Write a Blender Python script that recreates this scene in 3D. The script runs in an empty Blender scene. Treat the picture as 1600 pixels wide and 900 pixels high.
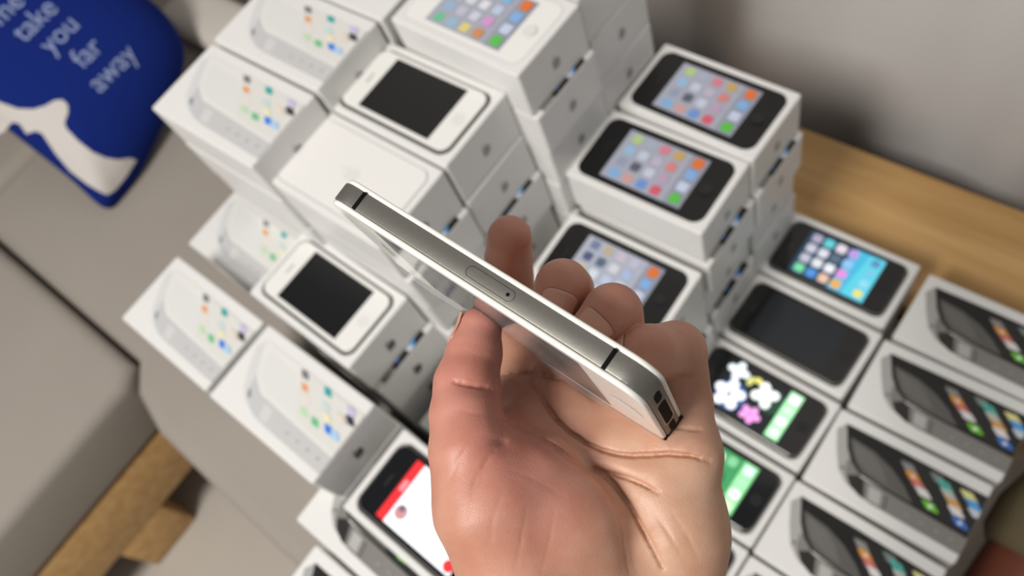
import bpy, bmesh, math, random
import numpy as np
from mathutils import Matrix, Vector
random.seed(7)
SC = bpy.context.scene
COL = SC.collection
PI = math.pi
# ---------------------------------------------------------------- camera, world, lights, exposure
# world: +X along the long side of the phone boxes, +Y towards the curtain, +Z up, floor at 0
CAMH = 1.105
RIGHT = np.array([0.76872735, 0.58632634, -0.2554989])
DOWN = np.array([0.44383678, -0.77668041, -0.4469636])
FWD = np.array([-0.46050753, 0.23019334, -0.85728866])
CAMPOS = np.array([0.0, 0.0, CAMH])
cam_d = bpy.data.cameras.new('camera')
cam = bpy.data.objects.new('camera', cam_d); COL.objects.link(cam)
cam.matrix_world = Matrix(((RIGHT[0], -DOWN[0], -FWD[0], 0), (RIGHT[1], -DOWN[1], -FWD[1], 0),
                           (RIGHT[2], -DOWN[2], -FWD[2], CAMH), (0, 0, 0, 1)))
cam_d.sensor_fit = 'HORIZONTAL'; cam_d.sensor_width = 36; cam_d.lens = 1279.376 / 1600 * 36
cam_d.clip_start = 0.01; cam_d.clip_end = 50
cam_d.dof.use_dof = True; cam_d.dof.focus_distance = 0.232; cam_d.dof.aperture_fstop = 11.5
SC.camera = cam
world = bpy.data.worlds.new('room_light'); SC.world = world; world.use_nodes = True
world.node_tree.nodes['Background'].inputs[0].default_value = (0.92, 0.95, 1.0, 1)
world.node_tree.nodes['Background'].inputs[1].default_value = 0.215
def area(name, loc, target, size, power, col):
    d = bpy.data.lights.new(name, 'AREA'); d.shape = 'DISK'; d.size = size; d.energy = power; d.color = col
    o = bpy.data.objects.new(name, d); COL.objects.link(o); o.location = loc
    o.rotation_euler = (Vector(target) - Vector(loc)).to_track_quat('-Z', 'Y').to_euler(); return o
area('ceiling_lamp_light', (-0.32, -1.18, 2.28), (-0.3, 0.1, 0.4), 0.7, 46, (1.0, 0.965, 0.92))
SC.view_settings.view_transform = 'Standard'; SC.view_settings.look = 'None'
SC.view_settings.exposure = 0.0; SC.view_settings.gamma = 1.0; SC.view_settings.use_curve_mapping = False

# ---------------------------------------------------------------- helpers
def lin(c):
    return tuple(((v / 255) / 12.92 if v / 255 <= 0.04045 else ((v / 255 + 0.055) / 1.055) ** 2.4) for v in c)
def cam2w(p):
    p = np.asarray(p, float) / 1000.0
    return CAMPOS + p[..., 0:1] * RIGHT + p[..., 1:2] * DOWN + p[..., 2:3] * FWD
def pxz(x, y, z):                       # picture point at depth z (mm) -> camera millimetres
    return np.array([(x - 800) * z / 1279.376, (y - 450) * z / 1279.376, z])
def px_plane(x, y, zw):                 # picture point on the horizontal plane at world height zw
    d = RIGHT * (x - 800) / 1279.376 + DOWN * (y - 450) / 1279.376 + FWD
    return CAMPOS + d * ((zw - CAMH) / d[2])
MATS = {}
def mat(name, col, rough=0.5, metal=0.0, spec=0.5, bump=0.0, scale=60, var=0.0, emit=0.0, coat=0.0, sss=0.0):
    if name in MATS: return MATS[name]
    m = bpy.data.materials.new(name); m.use_nodes = True; MATS[name] = m
    nt = m.node_tree; b = nt.nodes['Principled BSDF']
    c = lin(col)
    b.inputs['Base Color'].default_value = (*c, 1); b.inputs['Roughness'].default_value = rough
    b.inputs['Metallic'].default_value = metal; b.inputs['Specular IOR Level'].default_value = spec
    if coat: b.inputs['Coat Weight'].default_value = coat; b.inputs['Coat Roughness'].default_value = 0.03
    if emit:
        b.inputs['Emission Color'].default_value = (*c, 1); b.inputs['Emission Strength'].default_value = emit
    if bump or var:
        tc = nt.nodes.new('ShaderNodeTexCoord'); n = nt.nodes.new('ShaderNodeTexNoise')
        n.inputs['Scale'].default_value = scale; n.inputs['Detail'].default_value = 4
        nt.links.new(tc.outputs['Object'], n.inputs['Vector'])
        if bump:
            bp = nt.nodes.new('ShaderNodeBump'); bp.inputs['Strength'].default_value = bump; bp.inputs['Distance'].default_value = 0.002
            nt.links.new(n.outputs['Fac'], bp.inputs['Height']); nt.links.new(bp.outputs['Normal'], b.inputs['Normal'])
        if var:
            mx = nt.nodes.new('ShaderNodeMix'); mx.data_type = 'RGBA'
            mx.inputs[6].default_value = (*[v * (1 - var) for v in c], 1); mx.inputs[7].default_value = (*[min(1, v * (1 + var)) for v in c], 1)
            nt.links.new(n.outputs['Fac'], mx.inputs[0]); nt.links.new(mx.outputs[2], b.inputs['Base Color'])
    return m
def col_mat(name, rough=0.4, emit=0.0, coat=0.0):        # colour from the print's own face colours
    m = bpy.data.materials.new(name); m.use_nodes = True; nt = m.node_tree; b = nt.nodes['Principled BSDF']
    a = nt.nodes.new('ShaderNodeAttribute'); a.attribute_name = 'Col'
    b.inputs['Roughness'].default_value = rough
    if emit:
        b.inputs['Base Color'].default_value = (0.01, 0.01, 0.01, 1)
        nt.links.new(a.outputs['Color'], b.inputs['Emission Color']); b.inputs['Emission Strength'].default_value = emit
    else: nt.links.new(a.outputs['Color'], b.inputs['Base Color'])
    return m
def wood_mat():
    m = bpy.data.materials.new('oak_wood'); m.use_nodes = True; nt = m.node_tree; b = nt.nodes['Principled BSDF']
    tc = nt.nodes.new('ShaderNodeTexCoord'); mp = nt.nodes.new('ShaderNodeMapping'); mp.inputs['Scale'].default_value = (2.5, 30, 30)
    n = nt.nodes.new('ShaderNodeTexNoise'); n.inputs['Scale'].default_value = 2.0; n.inputs['Detail'].default_value = 6
    r = nt.nodes.new('ShaderNodeValToRGB'); r.color_ramp.elements[0].color = (*lin((184, 141, 84)), 1); r.color_ramp.elements[1].color = (*lin((210, 170, 112)), 1)
    r.color_ramp.elements[0].position = 0.3; r.color_ramp.elements[1].position = 0.7
    nt.links.new(tc.outputs['Object'], mp.inputs['Vector']); nt.links.new(mp.outputs['Vector'], n.inputs['Vector'])
    nt.links.new(n.outputs['Fac'], r.inputs['Fac']); nt.links.new(r.outputs['Color'], b.inputs['Base Color'])
    b.inputs['Roughness'].default_value = 0.45
    return m
def fabric_mat(name, col, scale=900, bump=0.25, var=0.08):
    m = bpy.data.materials.new(name); m.use_nodes = True; nt = m.node_tree; b = nt.nodes['Principled BSDF']
    c = lin(col); b.inputs['Roughness'].default_value = 0.95; b.inputs['Specular IOR Level'].default_value = 0.1
    tc = nt.nodes.new('ShaderNodeTexCoord'); w = nt.nodes.new('ShaderNodeTexVoronoi'); w.inputs['Scale'].default_value = scale
    n = nt.nodes.new('ShaderNodeTexNoise'); n.inputs['Scale'].default_value = 5; n.inputs['Detail'].default_value = 5
    mx = nt.nodes.new('ShaderNodeMix'); mx.data_type = 'RGBA'
    mx.inputs[6].default_value = (*[v * (1 - var) for v in c], 1); mx.inputs[7].default_value = (*[v * (1 + var) for v in c], 1)
    bp = nt.nodes.new('ShaderNodeBump'); bp.inputs['Strength'].default_value = bump; bp.inputs['Distance'].default_value = 0.001
    nt.links.new(tc.outputs['Object'], w.inputs['Vector']); nt.links.new(tc.outputs['Object'], n.inputs['Vector'])
    nt.links.new(n.outputs['Fac'], mx.inputs[0]); nt.links.new(mx.outputs[2], b.inputs['Base Color'])
    nt.links.new(w.outputs['Distance'], bp.inputs['Height']); nt.links.new(bp.outputs['Normal'], b.inputs['Normal'])
    return m
PAPER = mat('box_card', (226, 225, 222), 0.42, bump=0.02, scale=300)
PAPER2 = mat('tray_card', (224, 221, 216), 0.5)
BASEC = mat('box_base_card', (205, 202, 198), 0.55)
GREYLOGO = mat('grey_logo_ink', (70, 70, 72), 0.4)
FAINT = mat('faint_logo_ink', (222, 220, 217), 0.4)
STEEL = mat('brushed_steel', (132, 129, 122), 0.48, metal=0.8, bump=0.03, scale=400)
BLACKGLASS = mat('black_glass', (14, 14, 16), 0.12, coat=0.3)
WHITEGLASS = mat('white_glass', (232, 231, 226), 0.15, coat=0.3)
OFFSCREEN = mat('screen_off', (15, 15, 16), 0.3)
OFFSCREEN2 = mat('screen_off_blueish', (28, 33, 38), 0.12)
DARK = mat('dark_plastic', (10, 10, 10), 0.7, spec=0.1)
PRINT = col_mat('printed_ink', 0.35)
LIT = col_mat('lit_display', 0.25, emit=1.0)
LITB = col_mat('bright_lit_display', 0.25, emit=1.5)
WOOD = wood_mat()
SOFA = fabric_mat('taupe_sofa_fabric', (160, 152, 143))
CURT = fabric_mat('grey_curtain_fabric', (200, 197, 194), scale=500)
BLUE = fabric_mat('blue_cushion_fabric', (22, 42, 118), scale=1200, var=0.05)
PRWHITE = fabric_mat('cream_print_fabric', (214, 208, 202), scale=1200, var=0.03)
PRPALE = fabric_mat('pale_letter_print', (150, 165, 205), scale=1200, var=0.03)
KHAKI = fabric_mat('khaki_fabric', (116, 104, 80), scale=800)
BEIGE = fabric_mat('beige_fabric', (206, 199, 190), scale=900)

def mesh_obj(name, verts, faces, mats, parent=None, smooth=False, fmat=None, fcol=None, loc=None):
    me = bpy.data.meshes.new(name)
    me.from_pydata([tuple(map(float, v)) for v in verts], [], [tuple(map(int, f)) for f in faces])
    if not isinstance(mats, (list, tuple)): mats = [mats]
    for m in mats: me.materials.append(m)
    if fmat is not None: me.polygons.foreach_set('material_index', fmat)
    if smooth: me.polygons.foreach_set('use_smooth', [True] * len(me.polygons))
    if fcol is not None:
        a = me.color_attributes.new('Col', 'FLOAT_COLOR', 'CORNER'); buf = []
        for p in me.polygons:
            buf += list((*fcol[p.index], 1.0)) * p.loop_total
        a.data.foreach_set('color', buf)
    me.update()
    o = bpy.data.objects.new(name, me); COL.objects.link(o)
    if parent: o.parent = parent
    if loc is not None: o.location = loc
    return o
def empty(name, loc=(0, 0, 0), rz=0.0):
    o = bpy.data.objects.new(name, None); COL.objects.link(o); o.location = loc; o.rotation_euler = (0, 0, rz)
    o.empty_display_size = 0.02; return o
def tag(o, label, cat, group=None, kind=None):
    if label: o['label'] = label
    if cat: o['category'] = cat
    if group: o['group'] = group
    if kind: o['kind'] = kind
    return o
def rrect(l, w, r, n=4, ins=0.0):
    l -= 2 * ins; w -= 2 * ins; r = max(r - ins, 0.0004); out = []
    for cx, cy, a0 in ((l / 2 - r, w / 2 - r, 0), (-l / 2 + r, w / 2 - r, 90), (-l / 2 + r, -w / 2 + r, 180), (l / 2 - r, -w / 2 + r, 270)):
        for i in range(n + 1):
            a = math.radians(a0 + 90 * i / n); out.append((cx + r * math.cos(a), cy + r * math.sin(a)))
    return out
def loft(loops, cap0=True, cap1=True):
    n = len(loops[0]); V = [p for L in loops for p in L]; F = []
    for k in range(len(loops) - 1):
        for i in range(n):
            j = (i + 1) % n; F.append((k * n + i, k * n + j, (k + 1) * n + j, (k + 1) * n + i))
    if cap0: F.append(tuple(range(n - 1, -1, -1)))
    if cap1: F.append(tuple(range((len(loops) - 1) * n, len(loops) * n)))
    return V, F
def slab(l, w, r, z0, z1, bev=0.0008, n=4, cx=0, cy=0):
    lv = [(bev, z0), (bev * .3, z0 + bev * .3), (0, z0 + bev), (0, z1 - bev), (bev * .3, z1 - bev * .3), (bev, z1)]
    return loft([[(x + cx, y + cy, z) for x, y in rrect(l, w, r, n, i)] for i, z in lv])
def bevel_box(name, x0, x1, y0, y1, z0, z1, m, parent=None, bev=0.004, seg=2, smooth=True):
    bm = bmesh.new(); bmesh.ops.create_cube(bm, size=1)
    for v in bm.verts:
        v.co = Vector(((x0 + x1) / 2 + v.co.x * (x1 - x0), (y0 + y1) / 2 + v.co.y * (y1 - y0), (z0 + z1) / 2 + v.co.z * (z1 - z0)))
    bmesh.ops.bevel(bm, geom=list(bm.edges), offset=bev, segments=seg, profile=0.5, affect='EDGES')
    me = bpy.data.meshes.new(name); bm.to_mesh(me); bm.free(); me.materials.append(m)
    if smooth: me.polygons.foreach_set('use_smooth', [True] * len(me.polygons))
    o = bpy.data.objects.new(name, me); COL.objects.link(o)
    if parent: o.parent = parent
    return o
def prism(name, outline, z0, z1, m, parent=None, bev=0.03, seg=5):
    bm = bmesh.new(); vs = [bm.verts.new((x, y, z0)) for x, y in outline]; f = bm.faces.new(vs)
    r = bmesh.ops.extrude_face_region(bm, geom=[f])
    for v in r['geom']:
        if isinstance(v, bmesh.types.BMVert): v.co.z = z1
    bmesh.ops.recalc_face_normals(bm, faces=bm.faces)
    bmesh.ops.bevel(bm, geom=[e for e in bm.edges if abs(e.verts[0].co.z - e.verts[1].co.z) < 1e-6], offset=bev, segments=seg, profile=0.5, affect='EDGES')
    me = bpy.data.meshes.new(name); bm.to_mesh(me); bm.free(); me.materials.append(m)
    me.polygons.foreach_set('use_smooth', [True] * len(me.polygons))
    o = bpy.data.objects.new(name, me); COL.objects.link(o)
    if parent: o.parent = parent
    return o
class Pic:                              # flat print: coloured polygons in millimetres, each laid a hair above the last
    def __init__(s): s.v = []; s.f = []; s.c = []; s.z = 0.0
    def poly(s, pts, col, dz=0.00004):
        s.z += dz; b = len(s.v); s.v += [(x / 1000, y / 1000, s.z) for x, y in pts]; s.f.append(tuple(range(b, b + len(pts)))); s.c.append(lin(col))
    def rr(s, cx, cy, l, w, r, col, n=3): s.poly([(cx + x, cy + y) for x, y in rrect(l, w, r, n)], col)
    def ell(s, cx, cy, a, b, col, rot=0, n=14):
        c, q = math.cos(rot), math.sin(rot)
        s.poly([(cx + a * math.cos(t) * c - b * math.sin(t) * q, cy + a * math.cos(t) * q + b * math.sin(t) * c) for t in [2 * PI * i / n for i in range(n)]], col)
    def build(s, name, m, parent=None, loc=None): 
        # wind upwards
        F = []
        for f in s.f:
            a = sum(s.v[f[i]][0] * s.v[f[(i + 1) % len(f)]][1] - s.v[f[(i + 1) % len(f)]][0] * s.v[f[i]][1] for i in range(len(f)))
            F.append(f if a > 0 else f[::-1])
        return mesh_obj(name, s.v, F, m, parent, fcol=s.c, loc=loc)
def clone(src, parent, loc=None):
    o = src.copy(); COL.objects.link(o); o.parent = parent
    if loc is not None: o.location = loc
    return o

# ---------------------------------------------------------------- the setting: floor, curtain, sofa, bench
fl = mesh_obj('floor', [(-4, -3, 0), (3, -3, 0), (3, 2.5, 0), (-4, 2.5, 0)], [(0, 1, 2, 3)], mat('pale_floor', (186, 178, 167), 0.6, bump=0.02, scale=20, var=0.04))
tag(fl, None, None, kind='structure')
wl = mesh_obj('wall_back', [(-4, 0.85, 0), (3, 0.85, 0), (3, 0.85, 2.6), (-4, 0.85, 2.6), (-4, 0.95, 0), (3, 0.95, 0), (3, 0.95, 2.6), (-4, 0.95, 2.6)],
              [(0, 1, 2, 3), (5, 4, 7, 6), (4, 0, 3, 7), (1, 5, 6, 2), (3, 2, 6, 7), (0, 4, 5, 1)], mat('wall_paint', (200, 197, 192), 0.8))
tag(wl, None, None, kind='structure')
# curtain: hanging folds
V = []; F = []; nx, nz = 260, 24
for k in range(nz + 1):
    z = 0.02 + 2.3 * k / nz
    for i in range(nx + 1):
        x = -2.6 + 4.2 * i / nx; g = 0.6 + 0.4 * math.sin(1.3 * x + 0.4)
        y = 0.605 + 0.022 * g * math.sin(x * 21 + 1.2 * math.sin(x * 4.2) + 0.15 * z) + 0.016 * math.sin(x * 9.0 + 0.7 + 0.25 * math.sin(2 * z)) + 0.011 * math.sin(x * 41 + 0.8 * math.sin(x * 7) + 0.3 * z) + 0.004 * math.sin(z * 5 + x * 3)
        V.append((x, y, z))
for k in range(nz):
    for i in range(nx):
        a = k * (nx + 1) + i; F.append((a, a + 1, a + nx + 2, a + nx + 1))
cu = mesh_obj('curtain', V, F, CURT, smooth=True)
sm = cu.modifiers.new('thick', 'SOLIDIFY'); sm.thickness = 0.003
tag(cu, 'pale grey curtain hanging in soft folds behind the wooden bench', 'curtain')

# sofa
sofa = empty('sofa', (0, 0, 0))
tag(sofa, 'taupe grey fabric corner sofa on a low oak frame', 'sofa')
SEAT = 0.305
prism('chaise_cushion', [(-1.243, -0.112), (-0.80, -0.112), (-0.765, -0.142), (-0.70, -0.158), (-0.5, -0.163), (0.060, -0.160), (0.074, -0.145), (0.074, 0.370), (0.062, 0.385), (-0.75, 0.392), (-1.243, 0.392)], 0.10, SEAT, SOFA, sofa, bev=0.022, seg=5)
prism('seat_cushion', [(-1.30, -1.05), (-0.81, -1.05), (-0.785, -1.02), (-0.785, -0.15), (-0.80, -0.118), (-1.30, -0.118)], 0.192, SEAT - 0.002, SOFA, sofa, bev=0.018, seg=5)
prism('rear_cushion', [(-1.40, -0.112), (-1.262, -0.112), (-1.262, 0.392), (-1.40, 0.392)], 0.10, SEAT - 0.004, SOFA, sofa, bev=0.02, seg=4)
bevel_box('backrest', -1.66, -1.395, -1.05, 0.40, 0.12, 0.75, SOFA, sofa, bev=0.05, seg=5)
bevel_box('front_rail', -0.822, -0.788, -1.05, -0.10, 0.088, 0.190, WOOD, sofa, bev=0.003)
bevel_box('side_rail', -0.822, 0.06, -0.10, -0.07, 0.03, 0.098, WOOD, sofa, bev=0.003)
bevel_box('side_rail', -1.45, 0.06, 0.33, 0.36, 0.03, 0.098, WOOD, sofa, bev=0.003)
for x0, x1, y0, y1 in ((-0.835, -0.789, -0.352, -0.268), (-0.835, -0.789, -0.99, -0.91), (-1.45, -1.40, -0.99, -0.91), (-1.45, -1.40, 0.26, 0.34), (0.0, 0.05, 0.26, 0.33), (0.0, 0.05, -0.1, -0.03)):
    bevel_box('leg', x0, x1, y0, y1, 0.0, 0.095, WOOD, sofa, bev=0.003)
# wooden bench between sofa and curtain
bench = empty('wooden_bench', (0, 0, 0))
tag(bench, 'long plain oak bench board behind the stacks, against the curtain', 'bench')
bevel_box('board', -0.90, 0.12, 0.400, 0.549, SEAT - 0.035, SEAT, WOOD, bench, bev=0.002)
for x in (-0.88, -0.4, 0.07):
    bevel_box('end_panel', x, x + 0.03, 0.41, 0.54, 0.0, SEAT - 0.034, WOOD, bench, bev=0.002)

# ---------------------------------------------------------------- cushion with print
PILT = math.radians(40); PO = np.array([-1.03, 0.0, CAMH - 0.778])
PE = np.array([-math.cos(PILT), 0, math.sin(PILT)]); PN = np.array([math.sin(PILT), 0, math.cos(PILT)])
OUT0 = [(-.016, .017), (-.021, .05), (-.016, .09), (.004, .16), (.026, .22), (.045, .255), (.070, .277), (.11, .289), (.16, .290), (.24, .289), (.31, .290), (.345, .275), (.352, .22), (.355, .10), (.348, .03), (.33, .018), (.25, .021), (.15, .022), (.05, .020)]
def smooth_loop(P, n=6):
    out = []; N = len(P)
    for i in range(N):
        p0, p1, p2, p3 = (np.array(P[(i + k) % N], float) for k in (-1, 0, 1, 2))
        for j in range(n):
            t = j / n; out.append(0.5 * ((2 * p1) + (-p0 + p2) * t + (2 * p0 - 5 * p1 + 4 * p2 - p3) * t * t + (-p0 + 3 * p1 - 3 * p2 + p3) * t ** 3))
    return out
OUT = np.array(smooth_loop(OUT0)); PC = np.array([.165, .155])
OANG = np.arctan2(OUT[:, 1] - PC[1], OUT[:, 0] - PC[0]); ORAD = np.hypot(OUT[:, 0] - PC[0], OUT[:, 1] - PC[1])
oi = np.argsort(OANG); OA = OANG[oi]; ORr = ORAD[oi]
def pil_h(s, v):
    a = math.atan2(v - PC[1], s - PC[0]); r = np.interp(a, OA, ORr, period=2 * PI); k = min(1.0, math.hypot(s - PC[0], v - PC[1]) / r)
    return 0.060 * max(0.0, 1 - k ** 3.2) ** 0.6 - 0.006
def pil_p(s, v, off=0.0, under=False):
    h = pil_h(s, v) + off if not under else -(pil_h(s, v) + 0.006) * 0.55 - 0.006
    return PO + PE * s + np.array([0, v, 0]) + PN * (h)
pil = empty('throw_pillow', tuple(PO))
tag(pil, 'blue throw pillow with pale lettering and a cream shape, leaning on the sofa', 'pillow')
V = []; F = []; n = len(OUT); ks = [0.0, .15, .3, .45, .58, .7, .8, .87, .93, .97, 1.0]
V.append(pil_p(*PC) - PO)
for k in ks[1:]:
    for p in OUT: q = PC + (p - PC) * k; V.append(pil_p(*q) - PO)
for i in range(n): F.append((0, 1 + i, 1 + (i + 1) % n))
for r in range(len(ks) - 2):
    for i in range(n):
        a = 1 + r * n; F.append((a + i, a + n + i, a + n + (i + 1) % n, a + (i + 1) % n))
last = 1 + (len(ks) - 2) * n; b0 = len(V)
for k in ks[-2:0:-1]:
    for p in OUT: q = PC + (p - PC) * k; V.append(pil_p(*q, under=True) - PO)
V.append(pil_p(*PC, under=True) - PO); prev = last
for r in range(len(ks) - 2):
    for i in range(n):
        a = b0 + r * n; F.append((prev + i, a + i, a + (i + 1) % n, prev + (i + 1) % n))
    prev = b0 + r * n
for i in range(n): F.append((prev + i, len(V) - 1, prev + (i + 1) % n))
po = mesh_obj('pillow_body', V, F, BLUE, pil, smooth=True)
# cream shape: outline picked from the photograph, laid on the pillow cloth
def px_pillow(x, y):
    d = RIGHT * (x - 800) / 1279.376 + DOWN * (y - 450) / 1279.376 + FWD
    hh = 0.03
    for _ in range(6):
        P0 = PO + PN * hh; t = ((P0 - CAMPOS) @ PN) / (d @ PN); p = CAMPOS + d * t - PO; s, v = p @ PE, p[1]; hh = pil_h(s, v)
    return s, v
def cloth_patch(name, pxs, m, off=0.0012):
    bm = bmesh.new(); pts = [px_pillow(*p) for p in pxs]
    vs = [bm.verts.new((s, v, 0)) for s, v in pts]; f = bm.faces.new(vs)
    bmesh.ops.triangulate(bm, faces=[f])
    for _ in range(5):
        es = [e for e in bm.edges if e.calc_length() > 0.012]
        if not es: break
        bmesh.ops.subdivide_edges(bm, edges=es, cuts=1); bmesh.ops.triangulate(bm, faces=bm.faces[:])
    V = [pil_p(v.co.x, v.co.y, off) - PO for v in bm.verts]; bm.verts.index_update(); F = [[v.index for v in f.verts] for f in bm.faces]; bm.free()
    F2 = []
    for f in F:
        a, b, c = (np.array(V[i]) for i in f[:3]); F2.append(f if np.cross(b - a, c - a) @ PN > 0 else f[::-1])
    return mesh_obj(name, V, F2, m, pil, smooth=True)
cloth_patch('cream_print', [(-22, 150), (0, 160), (28, 170), (52, 171), (70, 166), (86, 157), (98, 156), (106, 164), (107, 176), (101, 192), (104, 201), (122, 220), (145, 238), (166, 247), (186, 250), (204, 247), (214, 251),
    (198, 276), (180, 298), (168, 305), (158, 301), (136, 288), (110, 268), (88, 242), (66, 209), (56, 205), (42, 210), (37, 203), (31, 194), (20, 191), (8, 205), (-6, 213), (-20, 214), (-20, 200), (0, 199), (6, 190), (2, 184), (-20, 181)], PRWHITE)
fc = bpy.data.curves.new('t', 'FONT'); fc.align_x = 'CENTER'; fc.align_y = 'CENTER'; fc.size = 0.0375; fc.resolution_u = 4
dg = bpy.context.evaluated_depsgraph_get()
for word, wx_, wy_ in (('me', 10, 14), ('take', 55, 32), ('you', 93, 54), ('far', 136, 83), ('away', 176, 107)):
    s, v = px_pillow(wx_, wy_)
    fc.body = word; to = bpy.data.objects.new('t', fc); COL.objects.link(to); bpy.context.view_layer.update()
    me = to.evaluated_get(bpy.context.evaluated_depsgraph_get()).to_mesh()
    VV = [pil_p(s + w.co.y, v + w.co.x, 0.0014) - PO for w in me.vertices]; FF = [list(p.vertices) for p in me.polygons]
    F2 = []
    for f in FF:
        a, b, c = (np.array(VV[i]) for i in f[:3]); F2.append(f if np.cross(b - a, c - a) @ PN > 0 else f[::-1])
    to.to_mesh_clear(); bpy.data.objects.remove(to)
    o = mesh_obj('printed_word', VV, F2, PRPALE, pil); o['label'] = 'pale printed word "%s"' % word
# beige cushion behind the pillow
def soft_cushion(name, c, sx, sy, sz, m, rz=0, tilt=0):
    V = []; F = []; nu, nv = 28, 14
    def sp(t, e): return math.copysign(abs(t) ** e, t)
    for j in range(nv + 1):
        ph = -PI / 2 + PI * j / nv
        for i in range(nu):
            th = 2 * PI * i / nu
            V.append((sx * sp(math.cos(ph), .5) * sp(math.cos(th), .35), sy * sp(math.cos(ph), .5) * sp(math.sin(th), .35), sz * sp(math.sin(ph), 0.9)))
    for j in range(nv):
        for i in range(nu): F.append((j * nu + i, j * nu + (i + 1) % nu, (j + 1) * nu + (i + 1) % nu, (j + 1) * nu + i))
    o = mesh_obj(name, V, F, m, smooth=True, loc=c); o.rotation_euler = (0, tilt, rz); return o
bc = soft_cushion('seat_pad', (-1.07, 0.338, SEAT + 0.022), 0.15, 0.044, 0.021, BEIGE, rz=0.0)
tag(bc, 'pale beige pad on the sofa between blue pillow and white boxes', 'cushion')

# ---------------------------------------------------------------- logos and box pictures
def logo_pts(sz):
    b = [(0, .30), (.16, .40), (.36, .38), (.47, .27), (.34, .10), (.33, -.08), (.42, -.22), (.52, -.28), (.42, -.52), (.27, -.70), (.14, -.70), (0, -.64), (-.14, -.70), (-.29, -.68), (-.46, -.42), (-.54, -.12), (-.50, .18), (-.36, .36), (-.18, .40)]
    l = [(0.0, .46), (.02, .62), (.12, .76), (.24, .82), (.22, .66), (.13, .52)]
    return [(x * sz, y * sz) for x, y in b], [(x * sz, y * sz) for x, y in l]
BL, BW, BH = 0.130, 0.0740, 0.047
def end_logo_mesh(name, m, sz):
    b, l = logo_pts(sz); V = []; F = []
    for P in (b, l):
        k = len(V); V += [(BL / 2 + 0.00015, -x, BH / 2 + y) for x, y in [(p[0], p[1]) for p in P]]; F.append(tuple(range(k, k + len(P))))
    F = [f[::-1] if False else f for f in F]
    return mesh_obj(name, V, F, m)
def print_perspective(white):
    p = Pic()
    if white: glass, cap, band, btn, gr, edge, knob = (224, 223, 219), (212, 212, 212), (196, 196, 196), (208, 208, 208), (219, 219, 217), (208, 208, 207), (140, 141, 143)
    else: glass, cap, band, btn, gr, edge, knob = (20, 19, 17), (168, 167, 164), (128, 125, 121), (178, 177, 174), (92, 90, 87), (40, 39, 36), (84, 84, 84)
    p.poly([(5, 55), (10, 63), (130 - 65 - 65 + 14, 63), (24, 40), (40, 27), (52, 10.5), (44, 12), (32, 15.5), (22, 23), (13, 38)][:10], cap)
    p.poly([(24, 36), (40, 26.5), (130, 24), (130, 8.5), (58, 9.5), (46, 11), (36, 15), (27, 24)], band)
    p.poly([(30, 22), (36, 15), (46, 11), (50, 10.5), (44, 25), (38, 27)], edge if not white else (196, 197, 198))
    p.poly([(49, 23.5), (53, 12), (63, 11.5), (60, 23)], btn)
    p.poly([(64, 22.5), (67, 11), (68, 11), (65, 22.5)], edge)
    p.poly([(10, 63.5), (20, 44), (28, 34), (38, 28), (60, 26), (130, 23.5), (130, 63), (60, 64)], glass)
    p.poly([(18, 54), (24, 44), (31, 36), (40, 30), (58, 28), (84, 27.5), (72, 38), (58, 46), (40, 52)] if not white else [(18, 58), (28, 38), (40, 31), (80, 29), (72, 42), (56, 56)], gr)
    if not white: p.poly([(22, 52), (27, 44), (34, 37), (44, 33), (62, 31), (52, 42), (40, 49)], (106, 104, 100))
    p.ell(24 if not white else 31, 26 if not white else 21.5, 1.6 if not white else 4, 1.2 if not white else 1.6, knob, rot=-0.8)
    for x in (84, 96, 108, 120): p.ell(x, 16.5, 1.6, 1.1, (150, 149, 147) if not white else (172, 173, 174))
    if not white: p.poly([(58, 61), (84, 27.5), (130, 25), (130, 61)], (34, 33, 31))
    else: p.poly([(56, 62), (82, 28.5), (130, 26), (130, 62)], (218, 217, 212))
    sk = -0.62
    def icon(x, y, c, c2=None, sx=1.0):
        e1, e2 = ((3.0, -2.5), (4.0, 0.4)) if white else ((3.5, -2.9), (5.0, 0.5))
        p.poly([(x + a * e1[0] + b * e2[0], y + a * e1[1] + b * e2[1]) for a, b in ((-.8, -1), (-1, -.7), (-1, .8), (-.8, 1), (.8, 1), (1, .7), (1, -.8), (.8, -1))], c)
        if c2: p.ell(x, y, 1.8, 1.5, c2)
    if white:
        for a in ((62.5, 60, (120, 122, 124), None), (70, 52, (222, 180, 140), (236, 120, 60)), (78, 45, (226, 216, 212), None), (84, 37, (190, 216, 180), None), (90, 60, (70, 176, 172), (40, 140, 150)), (97, 50, (196, 216, 214), None), (98, 36, (130, 200, 150), (90, 180, 110)),
                  (104, 44, (232, 226, 190), None), (112, 38, (70, 140, 225), (40, 100, 220)), (120, 37.5, (170, 205, 235), None), (118, 59, (200, 190, 225), None), (122.5, 53, (60, 60, 66), None), (114, 50, (228, 214, 200), None)):
            icon(a[0], a[1], a[2], a[3], sx=0.8)
    else:
        for a in ((69, 54, (140, 138, 134), None), (75, 48.5, (222, 150, 60), (235, 205, 190)), (81, 44, (206, 120, 110), None), (87, 40, (225, 222, 222), None), (96, 32.5, (110, 200, 50), (240, 248, 236)), (92, 57, (120, 132, 128), None),
                  (98.5, 54.5, (80, 180, 165), (60, 150, 150)), (104, 49, (186, 190, 184), None), (110, 44, (214, 160, 90), None), (114, 39, (226, 224, 226), None), (120, 32, (66, 120, 205), (225, 230, 235)), (117, 56, (226, 220, 150), None), (123, 51, (80, 160, 225), None), (127.5, 45, (200, 206, 214), None)):
            icon(*a)
    # trim anything past the card edge
    p.v = [(min(x, 0.1296) - 0.065, y - 0.037, z) for x, y, z in p.v]
    return p
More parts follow.
